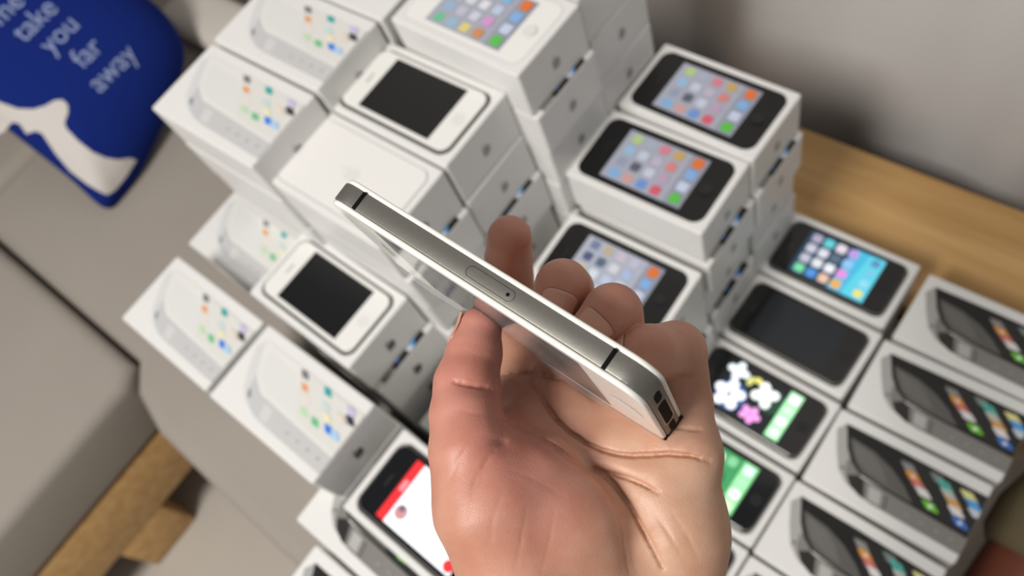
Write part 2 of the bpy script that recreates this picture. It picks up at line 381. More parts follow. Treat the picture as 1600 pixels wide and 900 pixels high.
def screen_icons(p, wall, cols, dock, dockbar=None, L=75, Wd=50, isz=8.6):
    p.rr(0, 0, L, Wd, 0.5, wall)
    if dockbar: p.rr(L / 2 - 8, 0, 16, Wd, 0.5, dockbar)
    for r in range(4):
        for c in range(4):
            k = cols[(r * 4 + c) % len(cols)]
            if k: 
                p.rr(-L / 2 + 10 + r * 13.2, -18.3 + 12.2 * c, isz, isz, 1.8, k)
    for c in range(4):
        if dock[c]: p.rr(L / 2 - 7.5, -18.3 + 12.2 * c, isz + 0.6, isz + 0.6, 1.8, dock[c])
ICONS_A = [(130, 178, 226), (150, 160, 186), (150, 190, 225), (180, 205, 140), (206, 160, 158), (92, 96, 112), (196, 206, 220), (168, 178, 196), (110, 150, 215), (200, 205, 225), (190, 180, 205), (214, 130, 145), (214, 92, 112), (186, 160, 190), (212, 134, 130), (200, 165, 100)]
DOCK_A = [(90, 190, 75), (196, 208, 232), (130, 175, 225), (222, 116, 52)]
ICONS_C = [(150, 200, 230), (210, 190, 160), (84, 92, 130), (120, 130, 160), (190, 205, 225), (215, 225, 235), (90, 110, 130), (190, 175, 150), (226, 230, 240), (190, 205, 230), (214, 214, 226), (200, 190, 205), (236, 238, 244), (215, 220, 235), (170, 190, 225), (190, 190, 215)]
def print_front(white, icons, wall=(168, 172, 188)):
    p = Pic()
    p.rr(0, 0, 119, 62, 10, (18, 18, 19) if not white else (208, 206, 202), n=6)
    p.rr(0, 0, 117, 60, 9, (13, 13, 14) if not white else (233, 232, 228), n=6)
    screen_icons(p, wall, icons, DOCK_A, (150, 154, 170))
    p.rr(-46, 0, 1.6, 10, 0.7, (40, 40, 42) if not white else (190, 190, 190))
    p.ell(47.5, 0, 5.4, 5.4, (24, 24, 26) if not white else (222, 221, 218))
    return p
# prototypes (moved onto the first box that uses them)
_lidV, _lidF = loft([[(x, y, z) for x, y in rrect(BL, BW, 0.0022, 3, i)] for i, z in ((0.0, 0.0022), (0, 0.004), (0, BH - .0012), (.0004, BH - .0004), (.0012, BH))])
_baseV, _baseF = loft([[(x, y, z) for x, y in rrect(BL - .0012, BW - .0012, 0.002, 3, i)] for i, z in ((0.0005, 0.0), (0, 0.0005), (0, 0.0030))])
_trV, _trF = None, None
def tray_mesh():
    o = [(0.0006, .0022), (0, .0028), (0, BH - .0012), (.0004, BH - .0004), (.0012, BH)]
    L = [[(x, y, z) for x, y in rrect(BL, BW, 0.0022, 6, i)] for i, z in o]
    L += [[(x, y, z) for x, y in rrect(0.1185, 0.0622, 0.0095, 6, i)] for i, z in ((-0.0006, BH), (0, BH - .0006), (0, BH - .0075))]
    return loft(L)
_trV, _trF = tray_mesh()
MESH = {}
def shared(key, maker):
    if key not in MESH:
        o = maker(); MESH[key] = o.data; bpy.data.objects.remove(o)
    return MESH[key]
def inst(name, data, parent, loc=None):
    o = bpy.data.objects.new(name, data); COL.objects.link(o); o.parent = parent
    if loc is not None: o.location = loc
    return o
LID = lambda: shared('lid', lambda: mesh_obj('lid', _lidV, _lidF, PAPER))
BASE = lambda: shared('base', lambda: mesh_obj('base', _baseV, _baseF, BASEC))
TRAY = lambda: shared('tray', lambda: mesh_obj('tray', _trV, _trF, PAPER))
LOGO_D = lambda: shared('logod', lambda: end_logo_mesh('end_logo', GREYLOGO, 0.0095))
LOGO_L = lambda: shared('logol', lambda: end_logo_mesh('end_logo', mat('light_logo_ink', (150, 149, 149), 0.4), 0.0085))
PICS = {'w4s': lambda: shared('w4s', lambda: print_perspective(True).build('printed_picture', PRINT)),
        'b4s': lambda: shared('b4s', lambda: print_perspective(False).build('printed_picture', PRINT)),
        'b3g': lambda: shared('b3g', lambda: print_front(False, ICONS_A).build('printed_picture', PRINT)),
        'b3c': lambda: shared('b3c', lambda: print_front(False, ICONS_C, (176, 182, 198)).build('printed_picture', PRINT)),
        'w4': lambda: shared('w4', lambda: print_front(True, [(110, 190, 150), (150, 180, 205), (205, 210, 222), (196, 206, 226), (150, 185, 205), (190, 190, 210), (214, 218, 226), (170, 180, 210), (222, 205, 130), (206, 206, 222), (222, 222, 230), (196, 186, 214), (205, 140, 90), (214, 150, 210), (190, 200, 226), (130, 185, 226)], (166, 170, 184)).build('printed_picture', PRINT))}
def box(kind, x, y, z, h, deg, label, group, logo=None, side='L'):
    r = empty('phone_box', (x, y, z), math.radians(deg)); r.scale = (1, 1, h / BH)
    tag(r, label, 'box', group)
    inst('base', BASE(), r)
    if kind in ('tray', 'insert'): inst('tray', TRAY(), r)
    else: inst('lid', LID(), r)
    if kind in PICS: inst('printed_picture', PICS[kind](), r, (0, 0, BH + 0.00006))
    if kind == 'insert':
        Vi, Fi = slab(0.1178, 0.0615, 0.0092, BH - .0074, BH + .0006, 0.0008, n=6); ins = mesh_obj('insert_panel', Vi, Fi, mat('insert_paper', (230, 228, 225), 0.4), r)
        b, l = logo_pts(0.011); Vl = [(-yy, xx, BH + .0008) for xx, yy in b] + [(-yy, xx, BH + .0008) for xx, yy in l]
        mesh_obj('faint_mark', Vl, [tuple(range(len(b))), tuple(range(len(b), len(b) + len(l)))], FAINT, ins)
    if logo: inst('end_logo', LOGO_D() if logo == 'd' else LOGO_L(), r)
    return r
SEAT0 = SEAT + 0.0005
ORD = ['topmost', 'second', 'third', 'fourth', 'fifth', 'sixth', 'seventh', 'eighth', 'ninth']
def stack(x, y, ztop, n, top, deg, desc, under, logo='l', shove=()):
    """n boxes standing on the sofa; desc = label of the top box, under = phrase naming the stack"""
    H = ztop + CAMH - SEAT0; h = H / n; rnd = random.Random(int(x * 1e4) * 31 + int(y * 1e4))
    for k in range(n):
        i = n - 1 - k                       # k=0 topmost
        zz = SEAT0 + i * h
        if k == 0: box(top, x, y, zz, h, deg, desc, 'phone boxes on top of the stacks', logo)
        else:
            dx, dy, dd = rnd.uniform(-.0015, .0015), rnd.uniform(-.0008, .0008), rnd.uniform(-.5, .5)
            kind = 'b4s' if k in shove else 'plain'
            if k in shove: dx += 0.0045
            box(kind, x + dx, y + dy, zz, h, dd + deg * 0.5, 'white box, %s from top of %s' % (ORD[k], under), 'boxes lower down in the stacks', logo)
    return SEAT0 + H
def phone(x, y, z, deg, white, screen, label, litmat=LIT):
    r = empty('phone', (x, y, z), math.radians(deg)); tag(r, label, 'phone', 'phones lying in boxes')
    l, w, t = 0.1152, 0.0586, 0.0093
    def mk(nm, z0, z1, ins, m, key): 
        def f():
            Vv, Ff = slab(l - 2 * ins, w - 2 * ins, 0.0088, z0, z1, 0.0005, n=6); return mesh_obj(nm, Vv, Ff, m, smooth=False)
        return inst(nm, shared(key, f), r)
    g = WHITEGLASS if white else BLACKGLASS
    mk('back_glass', 0.0, 0.0019, 0.0007, g, 'bg%d' % white); mk('metal_band', 0.0018, 0.0076, 0.0, STEEL, 'mb')
    mk('front_glass', 0.0075, t, 0.0007, g, 'fg%d' % white)
    p = Pic()
    if screen in ('off', 'offblue'):
        p.rr(0, 0, 75, 50, 0.4, (15, 15, 16)); p.build('screen', OFFSCREEN if screen == 'off' else OFFSCREEN2, r, (0, 0, t))
    else:
        screen(p); p.build('screen', litmat, r, (0, 0, t))
    p = Pic(); p.ell(47.8, 0, 5.5, 5.5, (222, 220, 216) if white else (26, 26, 28), n=20); hb = p.build('home_button', PRINT, r, (0, 0, t))
    p = Pic(); p.rr(-46.5, 0, 1.5, 10, .7, (150, 150, 150) if white else (45, 45, 47)); p.build('earpiece', PRINT, r, (0, 0, t))
    return r
def tray_phone(x, y, ztop, n, deg, white, screen, desc, plabel, under, logo='l', shove=(), litmat=LIT, px_off=0.0):
    zt = stack(x, y, ztop, n, 'tray', deg, desc, under, logo, shove)
    h = (zt - SEAT0) / n
    phone(x + px_off, y, zt - 0.0075 * h / BH + 0.00005, deg, white, screen, plabel, litmat)

# ---------------------------------------------------------------- stacks of boxes (positions solved from the photograph's perspective)
# far left column
stack(-0.532, 0.132, -.430, 8, 'w4s', 0.1, 'white-phone picture box touching the blue pillow, front of the tall pair', 'the tall stack beside the blue pillow')
stack(-0.532, 0.209, -.428, 8, 'w4s', 0.4, 'white-phone picture box behind the one beside the blue pillow', 'the tall far-left stack, one row behind the pillow-side stack')
stack(-0.530, 0.286, -.428, 8, 'plain', 0.0, 'plain white box cut off by the upper picture edge, left of centre', 'the tall stack cut by the picture top, far left')
# middle column
stack(-0.392, 0.363, -.425, 8, 'w4', -1.0, 'white box on the rearmost tall stack, its top above the picture', 'the rearmost tall stack next to the curtain', shove=(3,))
stack(-0.390, 0.287, -.425, 8, 'w4', -1.5, 'white box printed with a white phone showing colourful icons', 'the stack under the box picturing a white phone', shove=(1, 4))
tray_phone(-0.411, 0.212, -.453, 7, -0.2, True, 'off', 'open white box holding a white phone, behind the blank white insert box', 'white phone with dark screen lying behind the blank white box', 'the stack under the rear white phone', shove=(2,))
stack(-0.412, 0.136, -.455, 7, 'insert', -0.5, 'open white box filled with a blank white insert bearing a faint mark', 'the stack under the blank white insert box', shove=(1, 3))
tray_phone(-0.433, 0.062, -.550, 5, -1.6, True, 'off', 'open white box holding a white phone, left of the held phone', 'white phone with dark screen lying in front of the held phone', 'the stack under the white phone nearer the thumb', logo='d', shove=(1,))
# lower left
stack(-0.582, 0.070, -.600, 4, 'w4s', -0.2, 'white-phone picture box half hidden by the open box with the white phone', 'the low stack left of the white phone')
stack(-0.539, -0.022, -.560, 5, 'w4s', -0.8, 'white-phone picture box at the far left end above the sofa gap', 'the stack at the left end above the sofa gap', logo='d')
stack(-0.395, -0.023, -.550, 5, 'w4s', -0.4, 'white-phone picture box with a dark end logo, nearest the sofa front edge', 'the stack nearest the sofa front edge', logo='d')
# hidden middle
stack(-0.280, 0.062, -.655, 3, 'plain', 0.0, 'low plain white box just left of the thumb', 'the low stack left of the thumb', logo='l')
stack(-0.272, 0.138, -.655, 3, 'plain', 0.0, 'low plain white box behind the held phone', 'the low stack behind the held phone', logo='l')
# black-phone picture boxes
stack(-0.259, 0.374, -.555, 5, 'b3g', -1.0, 'white box printed with a black phone, rearmost of three, next to the curtain', 'the stack under the rearmost black-phone box', shove=(1,))
stack(-0.261, 0.297, -.557, 5, 'b3g', 1.0, 'white box printed with a black phone, middle one of three', 'the stack under the middle black-phone box', shove=(1, 3))
stack(-0.257, 0.215, -.605, 4, 'b3c', 1.4, 'white box printed with a black phone, partly behind the fingertips', 'the stack under the black-phone box behind the fingertips', shove=(2,))

def scr_blue(p):
    p.rr(0, 0, 75, 50, .4, (40, 70, 96)); p.poly([(2, -25), (37.5, -25), (37.5, 25), (8, 25)], (70, 190, 228)); p.poly([(16, -25), (37.5, -25), (37.5, 25), (22, 25)], (96, 214, 236))
    ic = [(120, 225, 170), (196, 196, 214), (206, 206, 220), (176, 170, 196), (80, 150, 226), (232, 236, 242), (226, 226, 236), (100, 210, 214), (240, 200, 170), (245, 245, 250), (90, 110, 130), (232, 222, 232), (240, 180, 90), (235, 150, 230), (150, 200, 245), (190, 160, 230)]
    for r in range(4):
        for c in range(4): p.rr(-29 + r * 12.4, -18.3 + 12.2 * c, 9.4, 9.4, 2, ic[r * 4 + c])
    for c, k in enumerate([(245, 230, 120), (150, 225, 240), (120, 205, 235), (90, 150, 190)]): p.rr(30, -18 + 12 * c, 8, 8, 2, k)
def scr_flower(p):
    p.rr(0, 0, 75, 50, .4, (10, 14, 20)); p.ell(-20, -8, 15, 15, (40, 70, 120)); p.ell(14, 6, 14, 12, (24, 60, 44))
    for a in range(5): p.ell(-22 + 8.5 * math.cos(a * 1.257 + .4), -8 + 8.5 * math.sin(a * 1.257 + .4), 7, 5.4, (238, 244, 250), rot=a * 1.257 + .4)
    p.ell(-22, -8, 2.2, 2.2, (70, 90, 120))
    for a in range(4): p.ell(-26 + 6 * math.cos(a * 1.57), 16 + 5 * math.sin(a * 1.57), 5, 4, (226, 236, 240), rot=a * 1.57)
    for a in range(4): p.ell(6 + 7 * math.cos(a * 1.57 + .5), 8 + 7 * math.sin(a * 1.57 + .5), 6, 5, (240, 244, 240), rot=a * 1.57 + .5)
    for a in range(5): p.ell(4 + 6 * math.cos(a * 1.257), -15 + 4.6 * math.sin(a * 1.257), 4.4, 3.4, (226, 150, 214), rot=a * 1.257)
    p.ell(-6, 17, 4, 3, (220, 210, 110)); p.ell(-12, 13, 3, 5, (200, 200, 120))
    p.rr(30, 0, 13, 49, .5, (150, 226, 160))
    for c, k in enumerate([(210, 250, 215), (225, 248, 228), (190, 240, 196), (236, 214, 240)]): p.rr(30, -18 + 12 * c, 9.5, 9.5, 2, k)
def scr_green(p):
    p.rr(0, 0, 75, 50, .4, (60, 140, 84)); p.ell(-4, -6, 22, 16, (44, 112, 66), rot=.4); p.ell(-26, 12, 10, 12, (110, 190, 130))
    for x, y, k in ((-24, 0, (200, 236, 206)), (-12, 14, (190, 226, 196)), (2, 16, (226, 246, 230)), (-26, -14, (170, 220, 180)), (14, 18, (120, 190, 140)), (10, -18, (200, 150, 110))): p.rr(x, y, 9, 9, 3, k)
    p.rr(30, 0, 13, 49, .5, (140, 214, 150))
    for c, k in enumerate([(200, 246, 190), (236, 252, 236), (160, 240, 170), (205, 220, 220)]): p.rr(30, -18 + 12 * c, 9.5, 9.5, 3, k)
def scr_page(p):
    p.rr(0, 0, 75, 50, .4, (244, 246, 252)); p.rr(-33.5, 0, 8, 50, .4, (222, 40, 44)); p.rr(-33.5, 4, 4, 9, 1, (236, 140, 146))
    p.ell(-22, -12, 5.6, 5.6, (176, 150, 160), n=20); p.ell(-22.5, -13.5, 4.2, 3.4, (192, 130, 130)); p.ell(-23, -9.5, 3, 2.4, (110, 90, 100))
    for x in (-8, -3, 2): p.rr(x, 0, 1.2, 34, .4, (226, 228, 236))
    p.ell(33, -19, 4.6, 4.6, (228, 48, 48), n=18); p.rr(33, 4, 7, 26, 1, (232, 234, 242))
# right: open boxes with black phones, single layer
tray_phone(-0.133, 0.383, -.751, 1, 0.2, False, scr_blue, 'open white box holding the black phone with blue lit screen, by the bench', 'black phone with glowing blue icon screen beside the bench', 'x')
tray_phone(-0.131, 0.304, -.751, 1, -0.9, False, 'offblue', 'open white box holding the black phone with a dark screen', 'black phone with dark switched-off screen between two lit phones', 'x')
tray_phone(-0.130, 0.225, -.751, 1, -1.2, False, scr_flower, 'open white box holding the black phone with a lit flower wallpaper', 'black phone lit with white and pink flower wallpaper', 'x', litmat=LITB)
tray_phone(-0.131, 0.146, -.751, 1, -0.6, False, scr_green, 'open white box holding the black phone with a lit green screen', 'black phone with glowing green screen right of the palm', 'x', litmat=LITB)
tray_phone(-0.131, 0.068, -.751, 1, 0.0, False, 'off', 'open white box mostly hidden below the wrist, nearest the lower picture edge', 'black phone mostly hidden behind the palm edge', 'x')
# right: black picture boxes, single layer
RD = ['white box with a slanted black-phone picture, rearmost of its row, touching the bench', 'white box with a slanted black-phone picture, second of its row from the bench', 'white box with a slanted black-phone picture, third of its row from the bench', 'white box with a slanted black-phone picture, fourth of its row from the bench', 'slanted black-phone picture box at the lower picture edge, right of the wrist']
for k, (x, y, d) in enumerate(((0.007, 0.379, 0.3), (0.004, 0.301, 1.6), (0.003, 0.222, 1.2), (0.001, 0.143, -0.2), (0.001, 0.066, 0.0))):
    stack(x, y, -.750, 1, 'b4s', d, RD[k], 'x')
# bottom: page phone on top of slanted picture boxes
HE = (-.62 + CAMH - SEAT0) + 0.0002
stack(-0.299, -0.049 - 0.012, -.62, 4, 'b4s', -0.3, 'slanted black-phone picture box half covered by the red-page phone box', 'the stack under the red-page phone box')
stack(-0.167, -0.050, -.62, 4, 'plain', 0.2, 'plain white box under the near end of the red-page phone box', 'the stack below the red-page box, near end')
stack(-0.270, -0.1275 - 0.011, -.62, 4, 'b4s', 0.2, 'slanted black-phone picture box at the lower picture edge, left of the palm', 'the stack at the picture bottom, left of palm')
bx = box('tray', -0.246, -0.026, SEAT0 + HE, 0.0455, -1.4, 'open white box holding the black phone with a red and white page', 'phone boxes on top of the stacks', 'l')
phone(-0.246, -0.026, SEAT0 + HE + 0.0455 - 0.0075 * .0455 / BH, -1.4, False, scr_page, 'black phone lit with a red and white page left of the palm', LITB)

# ---------------------------------------------------------------- the held phone (pose solved from the photograph), camera millimetres
EX = np.array([0.76740797, 0.48057575, -0.42735461]); EX /= np.linalg.norm(EX)
EY = np.array([0.52079971, -0.80357819, 0.14808698]); EY -= EX * (EY @ EX); EY /= np.linalg.norm(EY)
EZ = np.array([0.28098445, 0.34700102, 0.89478379]); EZ -= EX * (EZ @ EX) + EY * (EZ @ EY); EZ /= np.linalg.norm(EZ)
PT = np.array([-10.4004429, -4.04615591, 222.165691])
HP = empty('held_phone')
ctr = cam2w(PT + EZ * 29.3)
wx = EX[0] * RIGHT + EX[1] * DOWN + EX[2] * FWD; wy = EY[0] * RIGHT + EY[1] * DOWN + EY[2] * FWD; wz = EZ[0] * RIGHT + EZ[1] * DOWN + EZ[2] * FWD
# local axes: x = length (top->bottom end), y = width away from viewer, z = towards the screen side (-EY) so the frame is right-handed
LX, LY, LZ = wx, wz, np.cross(wx, wz)
HP.matrix_world = Matrix(((LX[0], LY[0], LZ[0], ctr[0]), (LX[1], LY[1], LZ[1], ctr[1]), (LX[2], LY[2], LZ[2], ctr[2]), (0, 0, 0, 1)))
SGN = 1.0 if LZ @ wy < 0 else -1.0      # local +z is the screen side when SGN = 1
tag(HP, 'white phone with steel edge held sideways in the hand', 'phone')
def hslab(nm, l, w, r, z0, z1, m, bev=0.0005, n=8, smooth=False):
    z0, z1 = (z0, z1) if SGN > 0 else (-z1, -z0)
    Vv, Ff = slab(l, w, r, z0, z1, bev, n); o = mesh_obj(nm, Vv, Ff, m, HP, smooth)
    for q in o.data.polygons: q.use_smooth = len(q.vertices) == 4
    return o
band = hslab('metal_band', .1152, .0586, .0088, -.00295, .00295, STEEL, 0.0003)
for p in band.data.polygons:
    p.use_smooth = abs(p.normal.z) < 0.3
GLE = mat('held_white_glass', (238, 236, 228), 0.22, coat=0.2)
hslab('back_glass', .1146, .0580, .0085, -.00465, -.0029, GLE, 0.0006)
hslab('front_glass', .1146, .0580, .0085, .0029, .00465, GLE, 0.0006)
p = Pic(); p.rr(0, 0, 75, 50, .4, (16, 16, 18)); o = p.build('screen', BLACKGLASS, HP, (0, 0, .00466 * SGN))
if SGN < 0: o.rotation_euler = (PI, 0, 0)
for sx in (-1, 1):                                   # antenna gaps on the near and far side
    for sy in (-1, 1):
        bevel_box('antenna_gap', sx * .0451 - .0006, sx * .0451 + .0006, sy * .0293 - .0004, sy * .0293 + .0004, -.00298, .00298, DARK, HP, bev=.0001)
# SIM tray: a thin dark outline groove with its pin hole
out = rrect(.0168, .0034, .0017, 6); inn = rrect(.01655, .00315, .00157, 6); Vt = [(x + .0059, -.02934, y) for x, y in out] + [(x + .0059, -.02934, y) for x, y in inn]
nn = len(out); mesh_obj('sim_tray_outline', Vt, [(i, (i + 1) % nn, nn + (i + 1) % nn, nn + i) for i in range(nn)], DARK, HP)
Vt = [(.0059 + .0062 + .00055 * math.cos(a), -.02936, .00055 * math.sin(a)) for a in [2 * PI * i / 14 for i in range(14)]]
mesh_obj('pin_hole', Vt, [tuple(range(14))], DARK, HP)
# bottom end: dock opening, speaker and microphone grilles
def endplate(nm, w, t, y, m, x=.05765):
    q = rrect(w, t, t * .45, 5); mesh_obj(nm, [(x, a + y, b) for a, b in q], [tuple(range(len(q)))], m, HP)
endplate('dock_rim', .0232, .0046, 0, mat('rim_steel', (150, 148, 145), .3, metal=.8)); endplate('dock_opening', .0215, .0034, 0, DARK, .0577)
endplate('speaker_grille', .0080, .0026, .0172, DARK); endplate('microphone_grille', .0080, .0026, -.0172, DARK)
for sy in (-1, 1):
    q = [(.05768, sy * .0124 + .0008 * math.cos(a), .0008 * math.sin(a)) for a in [2 * PI * i / 10 for i in range(10)]]; mesh_obj('end_screw', q, [tuple(range(10))], STEEL, HP)
p = Pic(); p.ell(47.8, 0, 5.5, 5.5, (226, 225, 221), n=24); o = p.build('home_button', PRINT, HP, (0, 0, .0047 * SGN))
p2 = Pic(); p2.rr(-46.5, 0, 1.5, 10, .7, (150, 150, 150)); o2 = p2.build('earpiece', PRINT, HP, (0, 0, .0047 * SGN))
if SGN < 0: o.rotation_euler = (PI, 0, 0); o2.rotation_euler = (PI, 0, 0)
# clear film on the screen side, lifting a little at the far edge and the bottom end
fm = bpy.data.materials.new('clear_film'); fm.use_nodes = True; b = fm.node_tree.nodes['Principled BSDF']
b.inputs['Base Color'].default_value = (1, 1, 1, 1); b.inputs['Roughness'].default_value = 0.06; b.inputs['Transmission Weight'].default_value = 0.0; b.inputs['IOR'].default_value = 1.3
b.inputs['Alpha'].default_value = 0.16; b.inputs['Specular IOR Level'].default_value = 0.8
Vf = []; Ff = []; NU, NV = 30, 14
for j in range(NV + 1):
    for i in range(NU + 1):
        x = -.0565 + .1175 * i / NU; y = -.0285 + .0585 * j / NV
        lift = .0003 + .0016 * max(0, (x - .048) / .013) ** 2 + .0008 * max(0, (y - .02) / .01) ** 2 + .00025 * math.sin(x * 190) * math.sin(y * 120 + 1)
        Vf.append((x, y, SGN * (.00475 + max(lift, .00015))))
for j in range(NV):
    for i in range(NU): a = j * (NU + 1) + i; Ff.append((a, a + 1, a + NU + 2, a + NU + 1))
mesh_obj('clear_film', Vf, Ff, fm, HP, smooth=True)

# ---------------------------------------------------------------- the hand: one continuous skin grown from a distance field (camera millimetres)
J = lambda x, y, z, r: (pxz(x, y, z), r)
index = [J(815, 628, 285, 10.5), J(800, 500, 318, 9.8), J(795, 402, 300, 8.7), J(796, 371, 289, 7.9)]
middle = [J(885, 652, 276, 11.5), J(886, 453, 290, 9.3), J(879, 448, 258, 8.6), J(864, 490, 258, 7.7)]
ring = [J(985, 698, 266, 11.5), J(962, 488, 280, 9), J(957, 489, 244, 8.7), J(927, 522, 246, 7.9)]
pinky = [J(1068, 708, 253, 10.5), J(1066, 630, 259, 9.4), J(1056, 549, 251, 9.2), J(1014, 551, 237, 8.1), J(985, 562, 241, 7)]
thumb = [J(750, 513, 256, 6.9), J(741, 552, 254, 8.6), J(730, 600, 250, 10.1), J(728, 650, 245, 10.8), J(739, 704, 241, 12.3)]
palm = [  # (a, b, k)
    (J(739, 704, 241, 12.3), J(766, 790, 240, 15.8), 6), (J(766, 790, 240, 15.8), J(814, 880, 243, 17.5), 6), (J(814, 880, 243, 17.5), J(858, 985, 250, 18), 8),
    (J(840, 745, 247, 13.5), J(890, 830, 246, 16), 8), (J(890, 830, 246, 16), J(950, 930, 252, 18.5), 8),
    (J(1068, 708, 253, 10.5), J(1052, 830, 252, 15.5), 7), (J(1052, 830, 252, 15.5), J(1038, 965, 256, 18), 8),
    (J(985, 698, 266, 11.5), J(1000, 775, 259, 13.5), 9), (J(1000, 775, 259, 13.5), J(1000, 870, 262, 16), 9), (J(1000, 870, 262, 16), J(975, 985, 268, 18), 9),
    (J(885, 652, 276, 11.5), J(930, 760, 264, 13.5), 9), (J(930, 760, 264, 13.5), J(935, 860, 268, 17), 9), (J(935, 860, 268, 17), J(930, 985, 270, 18.5), 9),
    (J(815, 628, 285, 10.5), J(850, 850, 274, 15), 9), (J(850, 850, 274, 15), J(880, 985, 266, 18), 9),
    (J(826, 622, 281, 10), J(885, 654, 270, 10.5), 5), (J(885, 654, 270, 10.5), J(985, 705, 259, 10.5), 5), (J(985, 705, 259, 10.5), J(1068, 714, 250, 10), 5),
    (J(800, 622, 277, 8.5), J(880, 694, 264, 9), 3), (J(880, 694, 264, 9), J(960, 728, 256, 9.5), 4), (J(960, 728, 256, 9.5), J(1020, 752, 251, 10.5), 6),
    (J(745, 712, 244, 10), J(830, 655, 274, 8), 9),
]
LO = np.array([-46., -40., 200.]); HI = np.array([84., 122., 338.]); H = 0.5
NXYZ = np.ceil((HI - LO) / H).astype(int) + 1
ax = [LO[i] + H * np.arange(NXYZ[i]) for i in range(3)]
def region(a, b, m):
    lo = np.minimum(a, b) - m; hi = np.maximum(a, b) + m
    i0 = np.clip(np.floor((lo - LO) / H).astype(int), 0, NXYZ - 1); i1 = np.clip(np.ceil((hi - LO) / H).astype(int) + 1, 1, NXYZ)
    return tuple(slice(i0[k], max(i1[k], i0[k] + 1)) for k in range(3))
def cone(sl, a, ra, b, rb):
    X = ax[0][sl[0]][:, None, None]; Y = ax[1][sl[1]][None, :, None]; Z = ax[2][sl[2]][None, None, :]
    d = b - a; L = d @ d + 1e-9
    t = np.clip(((X - a[0]) * d[0] + (Y - a[1]) * d[1] + (Z - a[2]) * d[2]) / L, 0, 1)
    return np.sqrt((X - a[0] - t * d[0]) ** 2 + (Y - a[1] - t * d[1]) ** 2 + (Z - a[2] - t * d[2]) ** 2) - (ra + (rb - ra) * t)
def smin(a, b, k):
    h = np.clip(0.5 + 0.5 * (b - a) / k, 0, 1); return b + (a - b) * h - k * h * (1 - h)
def field(prims):
    D = np.full(NXYZ, 40.0, np.float32)
    for (a, ra), (b, rb), k in prims:
        sl = region(a, b, max(ra, rb) + k + 4); D[sl] = smin(D[sl], cone(sl, a, ra, b, rb), k)
    return D
def chain(j, k=1.5): return [(j[i], j[i + 1], k) for i in range(len(j) - 1)]
Dp = field(palm)
Df = None
for fg in (index, middle, ring, pinky):
    d = field(chain(fg)); Df = d if Df is None else smin(Df, d, 0.8)
Dp = smin(Dp, Df, 5.0)
Dt = field(chain(thumb)); D = smin(Dp, Dt, 2.2); del Df, Dt
# pads and folds added to / cut from the palm
def blob(c, r, amt):
    global D
    a = pxz(*c); sl = region(a, a, r * 2.2)
    X = ax[0][sl[0]][:, None, None]; Y = ax[1][sl[1]][None, :, None]; Z = ax[2][sl[2]][None, None, :]
    D[sl] -= amt * np.exp(-((X - a[0]) ** 2 + (Y - a[1]) ** 2 + (Z - a[2]) ** 2) / (r * r))
blob((860, 790, 228), 13, 1.5); blob((1060, 800, 236), 12, 1.0)
def first_hit(x, y):
    d = np.array([(x - 800) / 1279.376, (y - 450) / 1279.376, 1.0])
    for z in np.arange(204, 332, 0.4):
        i = np.round((d * z - LO) / H).astype(int)
        if (i < 0).any() or (i >= NXYZ).any(): continue
        if D[tuple(i)] < 0.3: return d * z
    return None
CREASES = [  # (points in the photograph, depth, width)
    ([(784, 650), (800, 657), (822, 668), (843, 681), (870, 700), (896, 719), (920, 730), (939, 737), (960, 757), (981, 785), (1005, 828), (1020, 855), (1035, 885)], 4.2, 1.15),
    ([(829, 580), (838, 605), (853, 633), (870, 656), (891, 676), (915, 692), (939, 703), (965, 710), (987, 712), (1015, 711), (1045, 709), (1080, 712), (1109, 720)], 3.6, 1.0),
    ([(930, 734), (960, 741), (981, 747), (1003, 756), (1028, 770)], 3.0, 0.9),
    ([(935, 740), (955, 770), (970, 810), (975, 850), (985, 895)], 1.6, 1.0),
    ([(1005, 782), (1040, 826), (1072, 880)], 0.6, 0.8),
    ([(1050, 800), (1075, 840), (1095, 880)], 0.45, 0.8),
    ([(706, 596), (720, 599), (740, 603), (760, 606), (776, 614)], 2.2, 0.9),
    ([(774, 640), (783, 660), (786, 680), (782, 692), (768, 694)], 2.3, 1.0),
    ([(782, 694), (765, 715), (748, 740), (735, 768)], 0.9, 1.0),
    ([(735, 690), (715, 720), (703, 750)], 0.3, 0.5), ([(760, 735), (740, 775), (728, 810)], 0.3, 0.5),
    ([(866, 800), (858, 850), (846, 895)], 0.22, 0.4), ([(822, 800), (814, 845), (806, 890)], 0.2, 0.4), ([(785, 770), (770, 810), (766, 850)], 0.22, 0.4), ([(712, 640), (735, 645), (758, 646)], 0.25, 0.5), ([(800, 735), (840, 750), (880, 775)], 0.15, 0.4),
    ([(776, 584), (800, 581), (825, 583), (850, 586), (874, 592)], 3.0, 1.1), ([(792, 688), (784, 692), (770, 690)], 1.4, 1.0),
    ([(1040, 662), (1060, 668), (1085, 671), (1100, 671)], 1.2, 1.1), ([(1046, 588), (1066, 592), (1090, 586)], 1.0, 1.0),
]
